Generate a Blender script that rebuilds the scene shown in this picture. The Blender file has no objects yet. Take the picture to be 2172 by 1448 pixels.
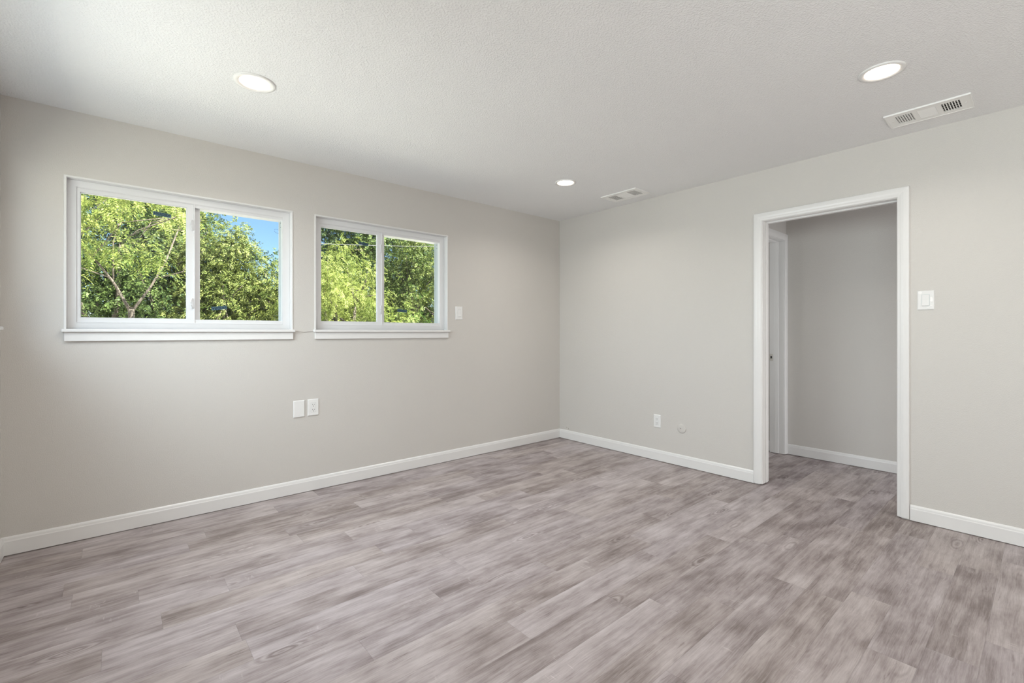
import bpy, math, random
import numpy as np
from mathutils import Vector

S = bpy.context.scene
COL = S.collection
PI = math.pi

# ---------------------------------------------------------------- camera
CX, CY, CZ = -3.8062, -3.6063, 1.1854
cd = bpy.data.cameras.new('camera')
cam = bpy.data.objects.new('camera', cd)
COL.objects.link(cam)
cam.location = (CX, CY, CZ)
cam.rotation_euler = (PI / 2, 0, math.radians(49.345 - 90))
cd.sensor_fit = 'HORIZONTAL'
cd.sensor_width = 36.0
cd.lens = 979.0 / 2172 * 36
cd.shift_y = -19.5 / 2172
cd.clip_start = 0.02
cd.clip_end = 400
S.camera = cam

# ---------------------------------------------------------------- colour management
S.view_settings.view_transform = 'Standard'
S.view_settings.look = 'None'
S.view_settings.gamma = 1.0
S.view_settings.use_curve_mapping = False
S.view_settings.exposure = 0.31

# ---------------------------------------------------------------- sky and sun
w = bpy.data.worlds.new('sky')
S.world = w
w.use_nodes = True
nt = w.node_tree
nt.nodes.clear()
sky = nt.nodes.new('ShaderNodeTexSky')
sky.sky_type = 'NISHITA'
sky.sun_disc = False
sky.sun_elevation = math.radians(52)
sky.sun_rotation = math.radians(160)
sky.air_density = 1.0
sky.dust_density = 0.4
sky.ozone_density = 6.0
bg = nt.nodes.new('ShaderNodeBackground')
bg.inputs['Strength'].default_value = 0.178
wo = nt.nodes.new('ShaderNodeOutputWorld')
nt.links.new(sky.outputs[0], bg.inputs[0])
nt.links.new(bg.outputs[0], wo.inputs[0])

def lamp(name, kind, loc, energy, color=(1, 1, 1), rot=(0, 0, 0), **kw):
    d = bpy.data.lights.new(name, kind)
    d.energy = energy
    d.color = color
    for k, v in kw.items():
        setattr(d, k, v)
    o = bpy.data.objects.new(name, d)
    o.location = loc
    o.rotation_euler = rot
    COL.objects.link(o)
    return o

sun = lamp('sun', 'SUN', (0, -5, 12), 25.0, (1.0, 0.95, 0.86), angle=math.radians(0.6))
sun.rotation_euler = Vector((-0.40, 0.62, -0.82)).to_track_quat('-Z', 'Y').to_euler()
# daylight entering by the third window, in the side wall: sky light and light bounced up off the ground
lamp('side_window_sky', 'AREA', (-4.44, -1.15, 1.645), 24, (0.88, 0.95, 1.0), (0, -PI / 2 + math.radians(30), 0),
     shape='RECTANGLE', size=0.80, size_y=1.35, spread=math.radians(120))
lamp('side_window_bounce', 'AREA', (-4.44, -1.28, 1.600), 8, (0.92, 0.97, 1.0), (0, -PI / 2 - math.radians(22), 0),
     shape='RECTANGLE', size=0.80, size_y=1.05)
lamp('rear_window_fill', 'AREA', (-4.44, -4.55, 1.645), 28, (0.93, 0.965, 1.0), (0, -PI / 2 - math.radians(14), 0),  # added fill lamp beside the camera, at a window put in for it
     shape='RECTANGLE', size=0.80, size_y=2.20, spread=math.radians(110))
# unseen fill lamps added to brighten the room, the hallway and the inner frame
lamp('rear_wall_fill', 'AREA', (-2.2, -6.1, 0.68), 24, (1.0, 0.91, 0.82), (PI / 2, 0, 0),  # added fill before the solid rear wall, low to stay out of pane reflections
     shape='RECTANGLE', size=3.4, size_y=1.2)
lamp('hallway_fill', 'AREA', (0.64, -4.55, 0.85), 9, (0.98, 0.98, 1.0), (PI / 2, 0, 0),  # added fill that lifts the hallway wall, no real source there
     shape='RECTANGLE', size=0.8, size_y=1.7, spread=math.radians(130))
lamp('inner_room_fill', 'AREA', (0.62, -0.30, 1.35), 8, (0.96, 0.98, 1.0), (0, -PI / 2, -1.20),  # added fill that brightens the inner door jamb
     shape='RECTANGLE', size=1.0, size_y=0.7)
DOWNLIGHTS = [(-3.276, -1.003), (-1.007, -3.08), (-0.945, -0.963), (-3.240, -3.20)]
DOWN_W = 5.5

# ---------------------------------------------------------------- helpers
def tag(o, label=None, cat=None, group=None, kind=None):
    if label: o['label'] = label
    if cat: o['category'] = cat
    if group: o['group'] = group
    if kind: o['kind'] = kind
    return o

def empty(name, loc):
    o = bpy.data.objects.new(name, None)
    o.location = loc
    o.empty_display_size = 0.1
    COL.objects.link(o)
    return o

def wloc(o):
    v = Vector((0, 0, 0))
    while o is not None:
        v += o.location
        o = o.parent
    return v

class MB:
    """collects faces in world coordinates"""
    def __init__(s, T=None):
        s.v = []; s.f = []; s.T = T; s.sm = []
    def add(s, vs, fs, smooth=False):
        n = len(s.v)
        if s.T: vs = [s.T(*p) for p in vs]
        s.v += [tuple(p) for p in vs]
        s.f += [tuple(i + n for i in f) for f in fs]
        s.sm += [smooth] * len(fs)
    def box(s, x0, x1, y0, y1, z0, z1):
        vs = [(x, y, z) for x in (x0, x1) for y in (y0, y1) for z in (z0, z1)]
        s.add(vs, [(0, 1, 3, 2), (4, 6, 7, 5), (0, 4, 5, 1), (2, 3, 7, 6), (0, 2, 6, 4), (1, 5, 7, 3)])
    def ring(s, x0, x1, z0, z1, a, b, c, d, y0, y1):
        """rectangular frame in the x-z plane; member widths a left, b right, c bottom, d top; one closed mesh"""
        o = [(x0, z0), (x1, z0), (x1, z1), (x0, z1)]
        i = [(x0 + a, z0 + c), (x1 - b, z0 + c), (x1 - b, z1 - d), (x0 + a, z1 - d)]
        vs = [(p[0], y0, p[1]) for p in o + i] + [(p[0], y1, p[1]) for p in o + i]
        fs = []
        for k in range(4):
            n = (k + 1) % 4
            fs += [(k, n, 4 + n, 4 + k), (8 + k, 12 + k, 12 + n, 8 + n),
                   (k, 8 + k, 8 + n, n), (4 + k, 4 + n, 12 + n, 12 + k)]
        s.add(vs, fs)
    def extrude(s, prof, x0, x1, ax='x', smooth=False):
        """closed profile [(depth, height)] swept from x0 to x1"""
        n = len(prof)
        if ax == 'x':
            vs = [(x0, p[0], p[1]) for p in prof] + [(x1, p[0], p[1]) for p in prof]
        else:
            vs = [(p[0], x0, p[1]) for p in prof] + [(p[0], x1, p[1]) for p in prof]
        fs = [(i, (i + 1) % n, n + (i + 1) % n, n + i) for i in range(n)]
        s.add(vs, fs, smooth)
        s.add(vs, [tuple(range(n)), tuple(range(2 * n - 1, n - 1, -1))])
    def lathe(s, c, prof, n=40, axis='z', smooth=True):
        """prof [(radius, height)] round c"""
        vs = []
        for r, h in prof:
            for k in range(n):
                a = 2 * PI * k / n
                if axis == 'z': vs.append((c[0] + r * math.cos(a), c[1] + r * math.sin(a), c[2] + h))
                elif axis == 'x': vs.append((c[0] + h, c[1] + r * math.cos(a), c[2] + r * math.sin(a)))
                else: vs.append((c[0] + r * math.cos(a), c[1] + h, c[2] + r * math.sin(a)))
        fs = []
        for j in range(len(prof) - 1):
            for k in range(n):
                k2 = (k + 1) % n
                fs.append((j * n + k, j * n + k2, (j + 1) * n + k2, (j + 1) * n + k))
        s.add(vs, fs, smooth)
        s.add(vs, [tuple(range(n)), tuple((len(prof) - 1) * n + k for k in range(n))][0:0])
        if prof[0][0] > 1e-6: s.add(vs[:n], [tuple(range(n))])
        if prof[-1][0] > 1e-6: s.add(vs[-n:], [tuple(range(n))])
    def tube(s, pts, r, n=10):
        pts = [Vector(p) for p in pts]
        rr = r if isinstance(r, (list, tuple)) else [r] * len(pts)
        vs = []
        for i, p in enumerate(pts):
            d = (pts[min(i + 1, len(pts) - 1)] - pts[max(i - 1, 0)]).normalized()
            a = d.cross(Vector((0, 0, 1)))
            if a.length < 1e-3: a = d.cross(Vector((1, 0, 0)))
            a.normalize(); b = d.cross(a)
            for k in range(n):
                t = 2 * PI * k / n
                vs.append(tuple(p + rr[i] * (math.cos(t) * a + math.sin(t) * b)))
        m = len(pts)
        fs = [(i * n + k, i * n + (k + 1) % n, (i + 1) * n + (k + 1) % n, (i + 1) * n + k)
              for i in range(m - 1) for k in range(n)]
        s.add(vs, fs, True)
        s.add(vs, [tuple(range(n)), tuple((m - 1) * n + k for k in range(n))])
    def build(s, name, mat, parent=None, bevel=0.0, loc=None, seg=2):
        org = wloc(parent) if parent else Vector(loc or (0, 0, 0))
        me = bpy.data.meshes.new(name)
        me.from_pydata([(x - org.x, y - org.y, z - org.z) for x, y, z in s.v], [], s.f)
        me.polygons.foreach_set('use_smooth', s.sm)
        me.materials.append(mat)
        import bmesh
        bm = bmesh.new(); bm.from_mesh(me)
        bmesh.ops.remove_doubles(bm, verts=bm.verts, dist=1e-6)
        bmesh.ops.recalc_face_normals(bm, faces=bm.faces)
        bm.to_mesh(me); bm.free()
        o = bpy.data.objects.new(name, me)
        COL.objects.link(o)
        if parent: o.parent = parent
        else: o.location = org
        if bevel:
            b = o.modifiers.new('bevel', 'BEVEL')
            b.width = bevel; b.segments = seg; b.limit_method = 'ANGLE'
            b.harden_normals = False
        return o

# ---------------------------------------------------------------- materials
def new_mat(name):
    m = bpy.data.materials.new(name)
    m.use_nodes = True
    n = m.node_tree
    return m, n, n.nodes['Principled BSDF'], n.links

def plain(name, col, rough=0.45, metal=0.0, spec=0.5, bump=0.0, bscale=200):
    m, n, p, L = new_mat(name)
    p.inputs['Base Color'].default_value = (*col, 1)
    p.inputs['Roughness'].default_value = rough
    p.inputs['Metallic'].default_value = metal
    p.inputs['Specular IOR Level'].default_value = spec
    tc = n.nodes.new('ShaderNodeTexCoord')
    nz = n.nodes.new('ShaderNodeTexNoise'); nz.inputs['Scale'].default_value = bscale
    L.new(tc.outputs['Object'], nz.inputs['Vector'])
    if bump:
        b = n.nodes.new('ShaderNodeBump'); b.inputs['Strength'].default_value = bump
        b.inputs['Distance'].default_value = 0.001
        L.new(nz.outputs[0], b.inputs['Height']); L.new(b.outputs[0], p.inputs['Normal'])
    return m

def texture_paint(name, col, rough, scale, dist, strength, fleck=0.0, spec=0.4, detail=2.0):
    """rolled wall paint with orange-peel texture"""
    m, n, p, L = new_mat(name)
    N = n.nodes
    p.inputs['Roughness'].default_value = rough
    p.inputs['Specular IOR Level'].default_value = spec
    geo = N.new('ShaderNodeNewGeometry')
    a = N.new('ShaderNodeTexNoise'); a.inputs['Scale'].default_value = scale
    a.inputs['Detail'].default_value = detail; a.inputs['Roughness'].default_value = 0.55
    b = N.new('ShaderNodeTexNoise'); b.inputs['Scale'].default_value = scale * 0.28
    b.inputs['Detail'].default_value = 1.0
    for q in (a, b): L.new(geo.outputs['Position'], q.inputs['Vector'])
    r = N.new('ShaderNodeMapRange')
    r.inputs['From Min'].default_value = 0.42; r.inputs['From Max'].default_value = 0.66
    L.new(a.outputs[0], r.inputs['Value'])
    mx = N.new('ShaderNodeMath'); mx.operation = 'MULTIPLY_ADD'
    mx.inputs[1].default_value = 0.35
    L.new(b.outputs[0], mx.inputs[0]); L.new(r.outputs[0], mx.inputs[2])
    bu = N.new('ShaderNodeBump')
    bu.inputs['Strength'].default_value = strength; bu.inputs['Distance'].default_value = dist
    L.new(mx.outputs[0], bu.inputs['Height']); L.new(bu.outputs[0], p.inputs['Normal'])
    # slightly uneven paint and a few specks of dirt
    c = N.new('ShaderNodeTexNoise'); c.inputs['Scale'].default_value = 1.7
    c.inputs['Detail'].default_value = 3
    L.new(geo.outputs['Position'], c.inputs['Vector'])
    mix = N.new('ShaderNodeMix'); mix.data_type = 'RGBA'
    mix.inputs['A'].default_value = (*[k * 0.985 for k in col], 1)
    mix.inputs['B'].default_value = (*[k * 1.015 for k in col], 1)
    L.new(c.outputs[0], mix.inputs['Factor'])
    out = mix.outputs['Result']
    if fleck:
        d = N.new('ShaderNodeTexNoise'); d.inputs['Scale'].default_value = 26
        d.inputs['Detail'].default_value = 4
        L.new(geo.outputs['Position'], d.inputs['Vector'])
        t = N.new('ShaderNodeMapRange')
        t.inputs['From Min'].default_value = 0.775; t.inputs['From Max'].default_value = 0.80
        t.inputs['To Max'].default_value = fleck
        L.new(d.outputs[0], t.inputs['Value'])
        m2 = N.new('ShaderNodeMix'); m2.data_type = 'RGBA'
        m2.inputs['B'].default_value = (*[k * 0.35 for k in col], 1)
        L.new(t.outputs[0], m2.inputs['Factor']); L.new(out, m2.inputs['A'])
        out = m2.outputs['Result']
    L.new(out, p.inputs['Base Color'])
    return m

M = {}
M['wall'] = texture_paint('greige_wall_paint', (0.622, 0.600, 0.568), 0.52, 210, 0.0011, 0.42, fleck=0.5)
M['ceiling'] = texture_paint('textured_ceiling_paint', (0.860, 0.865, 0.868), 0.62, 120, 0.0022, 0.60, detail=2.0)
M['trim'] = plain('white_trim_enamel', (0.77, 0.765, 0.755), 0.28, bump=0.12, bscale=60)
M['vinyl'] = plain('white_window_vinyl', (0.76, 0.765, 0.775), 0.32)
M['plate'] = plain('white_plastic_plate', (0.80, 0.80, 0.79), 0.25)
M['vent'] = plain('white_vent_enamel', (0.90, 0.90, 0.88), 0.35)
M['duct'] = plain('dark_duct_inside', (0.035, 0.033, 0.03), 0.8)
M['slot'] = plain('dark_slot', (0.02, 0.02, 0.02), 0.6)
M['metal'] = plain('brushed_nickel', (0.66, 0.64, 0.60), 0.42, metal=0.55)
M['screw'] = plain('white_painted_screw', (0.78, 0.78, 0.76), 0.3)
M['spackle'] = plain('glossy_white_paint_smear', (0.92, 0.92, 0.91), 0.12)
M['scuff'] = plain('dark_scuff', (0.16, 0.13, 0.09), 0.8)
M['gap'] = plain('hairline_crack', (0.22, 0.19, 0.16), 0.9)
M['track'] = plain('grey_screen_track', (0.50, 0.55, 0.56), 0.45)
M['tab'] = plain('blue_grey_wire', (0.10, 0.14, 0.22), 0.5)
M['blue'] = plain('blue_sticker_film', (0.045, 0.115, 0.15), 0.4)
M['blue_ink'] = plain('dark_blue_ink', (0.004, 0.016, 0.035), 0.5)
M['concrete'] = plain('pale_concrete_patio', (0.62, 0.60, 0.55), 0.8, bump=0.3, bscale=30)
M['stucco'] = plain('exterior_stucco', (0.55, 0.52, 0.47), 0.9, bump=0.4, bscale=80)
M['roof'] = plain('attic_board', (0.25, 0.23, 0.2), 0.9)
M['wood_pole'] = plain('weathered_pole_wood', (0.20, 0.15, 0.11), 0.85, bump=0.4, bscale=50)
M['wire'] = plain('pale_cable_sheath', (0.10, 0.10, 0.10), 0.5)

def glass_mat():
    m, n, p, L = new_mat('window_glass')
    N = n.nodes
    gl = N.new('ShaderNodeBsdfGlossy'); gl.inputs['Roughness'].default_value = 0.0
    tr = N.new('ShaderNodeBsdfTransparent'); tr.inputs['Color'].default_value = (0.93, 0.96, 0.95, 1)
    # thin-pane reflectance from the viewing angle, the same on both faces of the pane
    ge = N.new('ShaderNodeNewGeometry')
    dp = N.new('ShaderNodeVectorMath'); dp.operation = 'DOT_PRODUCT'
    L.new(ge.outputs['Incoming'], dp.inputs[0]); L.new(ge.outputs['Normal'], dp.inputs[1])
    ab = N.new('ShaderNodeMath'); ab.operation = 'ABSOLUTE'; L.new(dp.outputs['Value'], ab.inputs[0])
    om = N.new('ShaderNodeMath'); om.operation = 'SUBTRACT'; om.inputs[0].default_value = 1.0; L.new(ab.outputs[0], om.inputs[1])
    pw = N.new('ShaderNodeMath'); pw.operation = 'POWER'; pw.inputs[1].default_value = 5.0; L.new(om.outputs[0], pw.inputs[0])
    fr = N.new('ShaderNodeMath'); fr.operation = 'MULTIPLY_ADD'; fr.inputs[1].default_value = 0.60; fr.inputs[2].default_value = 0.022
    L.new(pw.outputs[0], fr.inputs[0])
    mx = N.new('ShaderNodeMixShader')
    L.new(fr.outputs[0], mx.inputs[0]); L.new(tr.outputs[0], mx.inputs[1]); L.new(gl.outputs[0], mx.inputs[2])
    L.new(mx.outputs[0], N['Material Output'].inputs['Surface'])
    return m
M['glass'] = glass_mat()

def emit_mat(name, col, st):
    m, n, p, L = new_mat(name)
    p.inputs['Base Color'].default_value = (0.8, 0.8, 0.8, 1)
    p.inputs['Emission Color'].default_value = (*col, 1)
    p.inputs['Emission Strength'].default_value = st
    return m
M['lens'] = emit_mat('lit_downlight_lens', (1.0, 0.76, 0.56), 7.0)

def floor_mat():
    m, n, p, L = new_mat('grey_vinyl_plank')
    N = n.nodes
    def math_(op, a, b=None, c=None, clamp=False):
        q = N.new('ShaderNodeMath'); q.operation = op; q.use_clamp = clamp
        for i, v in enumerate((a, b, c)):
            if v is None: continue
            if hasattr(v, 'node'): L.new(v, q.inputs[i])
            else: q.inputs[i].default_value = v
        return q.outputs[0]
    def vec(x, y, z):
        q = N.new('ShaderNodeCombineXYZ')
        for i, v in enumerate((x, y, z)):
            if hasattr(v, 'node'): L.new(v, q.inputs[i])
            else: q.inputs[i].default_value = v
        return q.outputs[0]
    def noise(v, sc, det=3, rough=0.55, dist=0.0):
        q = N.new('ShaderNodeTexNoise')
        q.inputs['Scale'].default_value = sc; q.inputs['Detail'].default_value = det
        q.inputs['Roughness'].default_value = rough; q.inputs['Distortion'].default_value = dist
        L.new(v, q.inputs['Vector']); return q.outputs[0]
    def ramp(v, a, b, lo=0.0, hi=1.0):
        q = N.new('ShaderNodeMapRange'); q.interpolation_type = 'SMOOTHSTEP'
        q.inputs['From Min'].default_value = a; q.inputs['From Max'].default_value = b
        q.inputs['To Min'].default_value = lo; q.inputs['To Max'].default_value = hi
        L.new(v, q.inputs['Value']); return q.outputs[0]
    uv = N.new('ShaderNodeUVMap'); uv.uv_map = 'plank'
    sp = N.new('ShaderNodeSeparateXYZ'); L.new(uv.outputs[0], sp.inputs[0])
    at = N.new('ShaderNodeAttribute'); at.attribute_name = 'tone'
    sa = N.new('ShaderNodeSeparateXYZ'); L.new(at.outputs['Vector'], sa.inputs[0])
    u, v = sp.outputs[0], sp.outputs[1]          # metres along and across the plank
    r1, r2, r3 = sa.outputs[0], sa.outputs[1], sa.outputs[2]
    off = math_('MULTIPLY', r1, 37.0)
    off2 = math_('MULTIPLY', r2, 53.0)
    base = vec(math_('ADD', u, off), math_('MULTIPLY', v, 1.0), off2)
    # wavy distortion of the grain
    wob = noise(vec(math_('ADD', math_('MULTIPLY', u, 1.0), off), math_('MULTIPLY', v, 3.0), off2), 4.0, 2)
    vv = math_('ADD', v, math_('MULTIPLY', math_('SUBTRACT', wob, 0.5), 0.020))
    # long streaks
    st = noise(vec(math_('ADD', math_('MULTIPLY', u, 1.1), off), math_('MULTIPLY', vv, 24.0), off2), 2.0, 5, 0.62)
    # fine fibres
    fi = noise(vec(math_('ADD', math_('MULTIPLY', u, 9.0), off), math_('MULTIPLY', vv, 170.0), off2), 1.6, 3, 0.65)
    # cloudy patches
    cl = noise(vec(math_('ADD', math_('MULTIPLY', u, 1.0), off), math_('MULTIPLY', v, 2.4), off2), 4.2, 4, 0.55)
    # cathedral rings round knots
    vo = N.new('ShaderNodeTexVoronoi'); vo.inputs['Scale'].default_value = 1.0
    kv = vec(math_('ADD', math_('MULTIPLY', u, 2.1), off), math_('MULTIPLY', vv, 7.5), off2)
    L.new(kv, vo.inputs['Vector'])
    ringn = math_('SINE', math_('MULTIPLY', math_('ADD', vo.outputs['Distance'], math_('MULTIPLY', cl, 0.12)), 70.0))
    kmask = ramp(vo.outputs['Distance'], 0.0, 0.36, 1.0, 0.0)
    ksel = ramp(noise(kv, 0.55, 0), 0.46, 0.54)
    rings = math_('MULTIPLY', math_('MULTIPLY', ringn, kmask), ksel)
    knot = math_('MULTIPLY', ramp(vo.outputs['Distance'], 0.015, 0.10, 1.0, 0.0), ksel)
    # short saw marks across the grain
    saw = noise(vec(math_('ADD', math_('MULTIPLY', u, 120.0), off), math_('MULTIPLY', v, 22.0), off2), 1.0, 2)
    sawm = math_('MULTIPLY', ramp(saw, 0.60, 0.70), ramp(noise(base, 5.5, 2), 0.60, 0.68))
    t = math_('MULTIPLY_ADD', math_('SUBTRACT', st, 0.5), 0.78, 0.54)
    t = math_('ADD', t, math_('MULTIPLY', math_('SUBTRACT', fi, 0.5), 0.55))
    t = math_('ADD', t, math_('MULTIPLY', math_('SUBTRACT', cl, 0.5), 1.15))
    t = math_('ADD', t, math_('MULTIPLY', math_('SUBTRACT', r3, 0.5), 0.24))
    fis = noise(vec(math_('ADD', math_('MULTIPLY', u, 5.0), off2), math_('MULTIPLY', vv, 75.0), off), 1.5, 4, 0.7)
    fism = math_('MULTIPLY', ramp(fis, 0.57, 0.68), ramp(noise(base, 6.5, 3), 0.48, 0.62))
    t = math_('SUBTRACT', t, math_('MULTIPLY', fism, 0.26))
    t = math_('ADD', t, math_('MULTIPLY', rings, 0.26))
    t = math_('SUBTRACT', t, math_('MULTIPLY', knot, 0.40))
    t = math_('ADD', t, math_('MULTIPLY', sawm, 0.22), None, True)
    cr = N.new('ShaderNodeValToRGB')
    e = cr.color_ramp.elements
    e[0].position = 0.0; e[0].color = (0.118, 0.094, 0.088, 1)
    e[1].position = 1.0; e[1].color = (0.560, 0.515, 0.512, 1)
    for pos, c in ((0.28, (0.222, 0.184, 0.177)), (0.52, (0.345, 0.300, 0.294)), (0.75, (0.452, 0.406, 0.402))):
        q = e.new(pos); q.color = (*c, 1)
    L.new(t, cr.inputs[0])
    # tint per plank
    tint = N.new('ShaderNodeMix'); tint.data_type = 'RGBA'; tint.blend_type = 'MULTIPLY'
    tint.inputs['Factor'].default_value = 1.0
    tm = N.new('ShaderNodeMix'); tm.data_type = 'RGBA'
    tm.inputs['A'].default_value = (1.02, 1.0, 0.975, 1); tm.inputs['B'].default_value = (0.995, 0.985, 1.015, 1)
    L.new(r2, tm.inputs['Factor'])
    L.new(cr.outputs[0], tint.inputs['A']); L.new(tm.outputs['Result'], tint.inputs['B'])
    # seam: distance to the long and short plank edges (uv v from 0 to plank width, z = half gap)
    seam = N.new('ShaderNodeAttribute'); seam.attribute_name = 'size'
    ss = N.new('ShaderNodeSeparateXYZ'); L.new(seam.outputs['Vector'], ss.inputs[0])
    du = math_('MINIMUM', u, math_('SUBTRACT', ss.outputs[0], u))
    dv = math_('MINIMUM', v, math_('SUBTRACT', ss.outputs[1], v))
    dd = math_('MINIMUM', du, dv)
    sm = ramp(dd, 0.0002, 0.0018, 0.84, 1.0)
    fin = N.new('ShaderNodeMix'); fin.data_type = 'RGBA'; fin.blend_type = 'MULTIPLY'
    fin.inputs['Factor'].default_value = 1.0
    cc = N.new('ShaderNodeCombineColor')
    for i in range(3): L.new(sm, cc.inputs[i])
    L.new(tint.outputs['Result'], fin.inputs['A']); L.new(cc.outputs[0], fin.inputs['B'])
    L.new(fin.outputs['Result'], p.inputs['Base Color'])
    L.new(ramp(t, 0.0, 1.0, 0.46, 0.36), p.inputs['Roughness'])
    p.inputs['Specular IOR Level'].default_value = 0.5
    bu = N.new('ShaderNodeBump'); bu.inputs['Strength'].default_value = 0.35
    bu.inputs['Distance'].default_value = 0.0008
    hh = math_('ADD', math_('MULTIPLY', fi, 0.6), math_('MULTIPLY', ramp(dd, 0.0, 0.002), 1.2))
    L.new(hh, bu.inputs['Height']); L.new(bu.outputs[0], p.inputs['Normal'])
    return m
M['floor'] = floor_mat()

# ================================================================ THE SETTING
H = 2.44
XL = -4.266           # side wall with the third window
YB = -6.2             # wall behind the camera
HX = 1.165            # far wall of the hallway
WT = 0.16
OV = 0.02             # structure overlaps hidden in walls

W1 = (-4.027, -2.822, 1.205, 2.072)
W2 = (-2.670, -1.487, 1.205, 2.074)
W3 = (-1.850, -0.165, 1.215, 2.072)   # along the side wall (Y range)
W4 = (-5.700, -3.400, 1.215, 2.072)  # unseen window, added to give the rear fill lamp an opening
D1 = (-2.968, -2.158, 2.045)          # doorway in the right wall (Y range, head)
D2 = (0.34, 1.10, 2.070)              # doorway at the end of the hallway (X range, head)

def wall_pieces(mb, a0, a1, z0, z1, holes, add):
    """solid wall as boxes between sorted holes [(a0,a1,z0,z1)]"""
    cur = a0
    for h in sorted(holes):
        add(cur, h[0], z0, z1)
        if h[2] > z0: add(h[0], h[1], z0, h[2])
        if h[3] < z1: add(h[0], h[1], h[3], z1)
        cur = h[1]
    add(cur, a1, z0, z1)

def struct(o, label, cat):
    return tag(o, label, cat, kind='structure')

# floor: every plank its own face, carrying its tone and size
def make_floor():
    PW, PL = 0.143, 0.952
    known = {}
    for y, x in ((-3.09, -1.25), (-3.39, -0.54), (-2.30, -0.33), (-2.80, -1.39), (-1.26, -2.71), (-1.69, -2.474),
                 (-1.85, -2.707), (-2.16, -2.59), (-2.48, -2.481), (-1.99, -2.145), (-0.53, -3.50), (-0.83, -3.953),
                 (-1.12, -3.41), (-1.39, -3.845), (-0.25, -3.943), (-0.11, -3.64), (-2.56, -2.0)):
        known[math.floor((y + 3.159) / PW)] = x
    rnd = random.Random(5)
    V, F, UV, TONE, SIZE = [], [], [], [], []
    x_lo, x_hi = XL - OV, 1.30
    y_lo, y_hi = YB - OV, 0.5
    r0 = math.floor((y_lo + 3.159) / PW)
    y = r0 * PW - 3.159
    r = r0
    while y < y_hi:
        ya, yb = max(y, y_lo), min(y + PW, y_hi)
        j = known.get(r, rnd.uniform(-PL, 0))
        j -= PL * math.ceil((j - x_lo) / PL)
        x = j
        while x < x_hi:
            xa, xb = max(x, x_lo), min(x + PL, x_hi)
            if xb - xa > 1e-4 and yb - ya > 1e-4:
                n = len(V)
                V += [(xa, ya, 0), (xb, ya, 0), (xb, yb, 0), (xa, yb, 0)]
                F.append((n, n + 1, n + 2, n + 3))
                UV += [(xa - x, ya - y), (xb - x, ya - y), (xb - x, yb - y), (xa - x, yb - y)]
                t = (rnd.random(), rnd.random(), rnd.random())
                TONE.append(t); SIZE.append((PL, PW, 0))
            x += PL
        y += PW; r += 1
    me = bpy.data.meshes.new('floor')
    me.from_pydata(V, [], F)
    l = me.uv_layers.new(name='plank')
    l.data.foreach_set('uv', [c for p in UV for c in p])
    for nm, dat in (('tone', TONE), ('size', SIZE)):
        a = me.attributes.new(nm, 'FLOAT_VECTOR', 'FACE')
        a.data.foreach_set('vector', [c for p in dat for c in p])
    me.materials.append(M['floor'])
    o = bpy.data.objects.new('floor', me)
    COL.objects.link(o)
    return struct(o, 'grey-brown wood-look plank floor running through the room and hallway', 'floor')
make_floor()
mb = MB(); mb.box(XL - WT, 1.31, YB - WT, 0.51, -0.25, -0.012)
struct(mb.build('floor_slab', M['concrete']), 'concrete slab under the plank floor', 'slab')

mb = MB(); mb.box(XL - WT, 1.31, YB - WT, 0.51, H, H + 0.16)
struct(mb.build('ceiling', M['ceiling']), 'off-white textured ceiling with recessed lights', 'ceiling')

# wall with the two windows (left in the photo)
mb = MB()
wall_pieces(mb, XL - WT, 0.0, -0.02, H, [W1[:4], W2[:4]],
            lambda a, b, c, d: mb.box(a, b, 0.0, WT, c, d))
wl = struct(mb.build('wall_left', M['wall']), 'greige wall on the left with two sliding windows', 'wall')
# side wall with the third window
mb = MB()
wall_pieces(mb, YB, 0.0, -0.02, H, [W3, W4], lambda a, b, c, d: mb.box(XL - WT, XL, a, b, c, d))
struct(mb.build('wall_side', M['wall']), 'greige side wall at the extreme left edge of the photo', 'wall')
# wall with the doorway (right in the photo)
JO = 0.022
mb = MB()
wall_pieces(mb, YB, 0.5, -0.02, H, [(D1[0] - JO, D1[1] + JO, -0.02, D1[2] + JO)],
            lambda a, b, c, d: mb.box(0.0, 0.115, a, b, c, d))
wr = struct(mb.build('wall_right', M['wall']), 'greige wall on the right with the cased doorway', 'wall')
# wall behind the camera
mb = MB()
mb.box(XL - WT, 0.0, YB - WT, YB, -0.02, H)
struct(mb.build('wall_behind', M['wall']), 'greige wall behind the camera', 'wall')
# hallway walls
mb = MB(); mb.box(HX, HX + 0.12, YB, 0.5, -0.02, H)
struct(mb.build('wall_hallway', M['wall']), 'shaded greige wall seen through the doorway', 'wall')
mb = MB()
wall_pieces(mb, 0.115, HX, -0.02, H, [(D2[0] - JO, D2[1] + JO, -0.02, D2[2] + JO)],
            lambda a, b, c, d: mb.box(a, b, -1.930, -1.805, c, d))
struct(mb.build('wall_hallway_end', M['wall']), 'short greige wall at the hallway end, above the inner door frame', 'wall')
mb = MB(); mb.box(0.115, HX, 0.38, 0.50, -0.02, H); mb.box(0.115, HX, -4.75, -4.63, -0.02, H)
struct(mb.build('wall_hallway_back', M['wall']), 'greige walls closing the hallway and the room beyond', 'wall')

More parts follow.
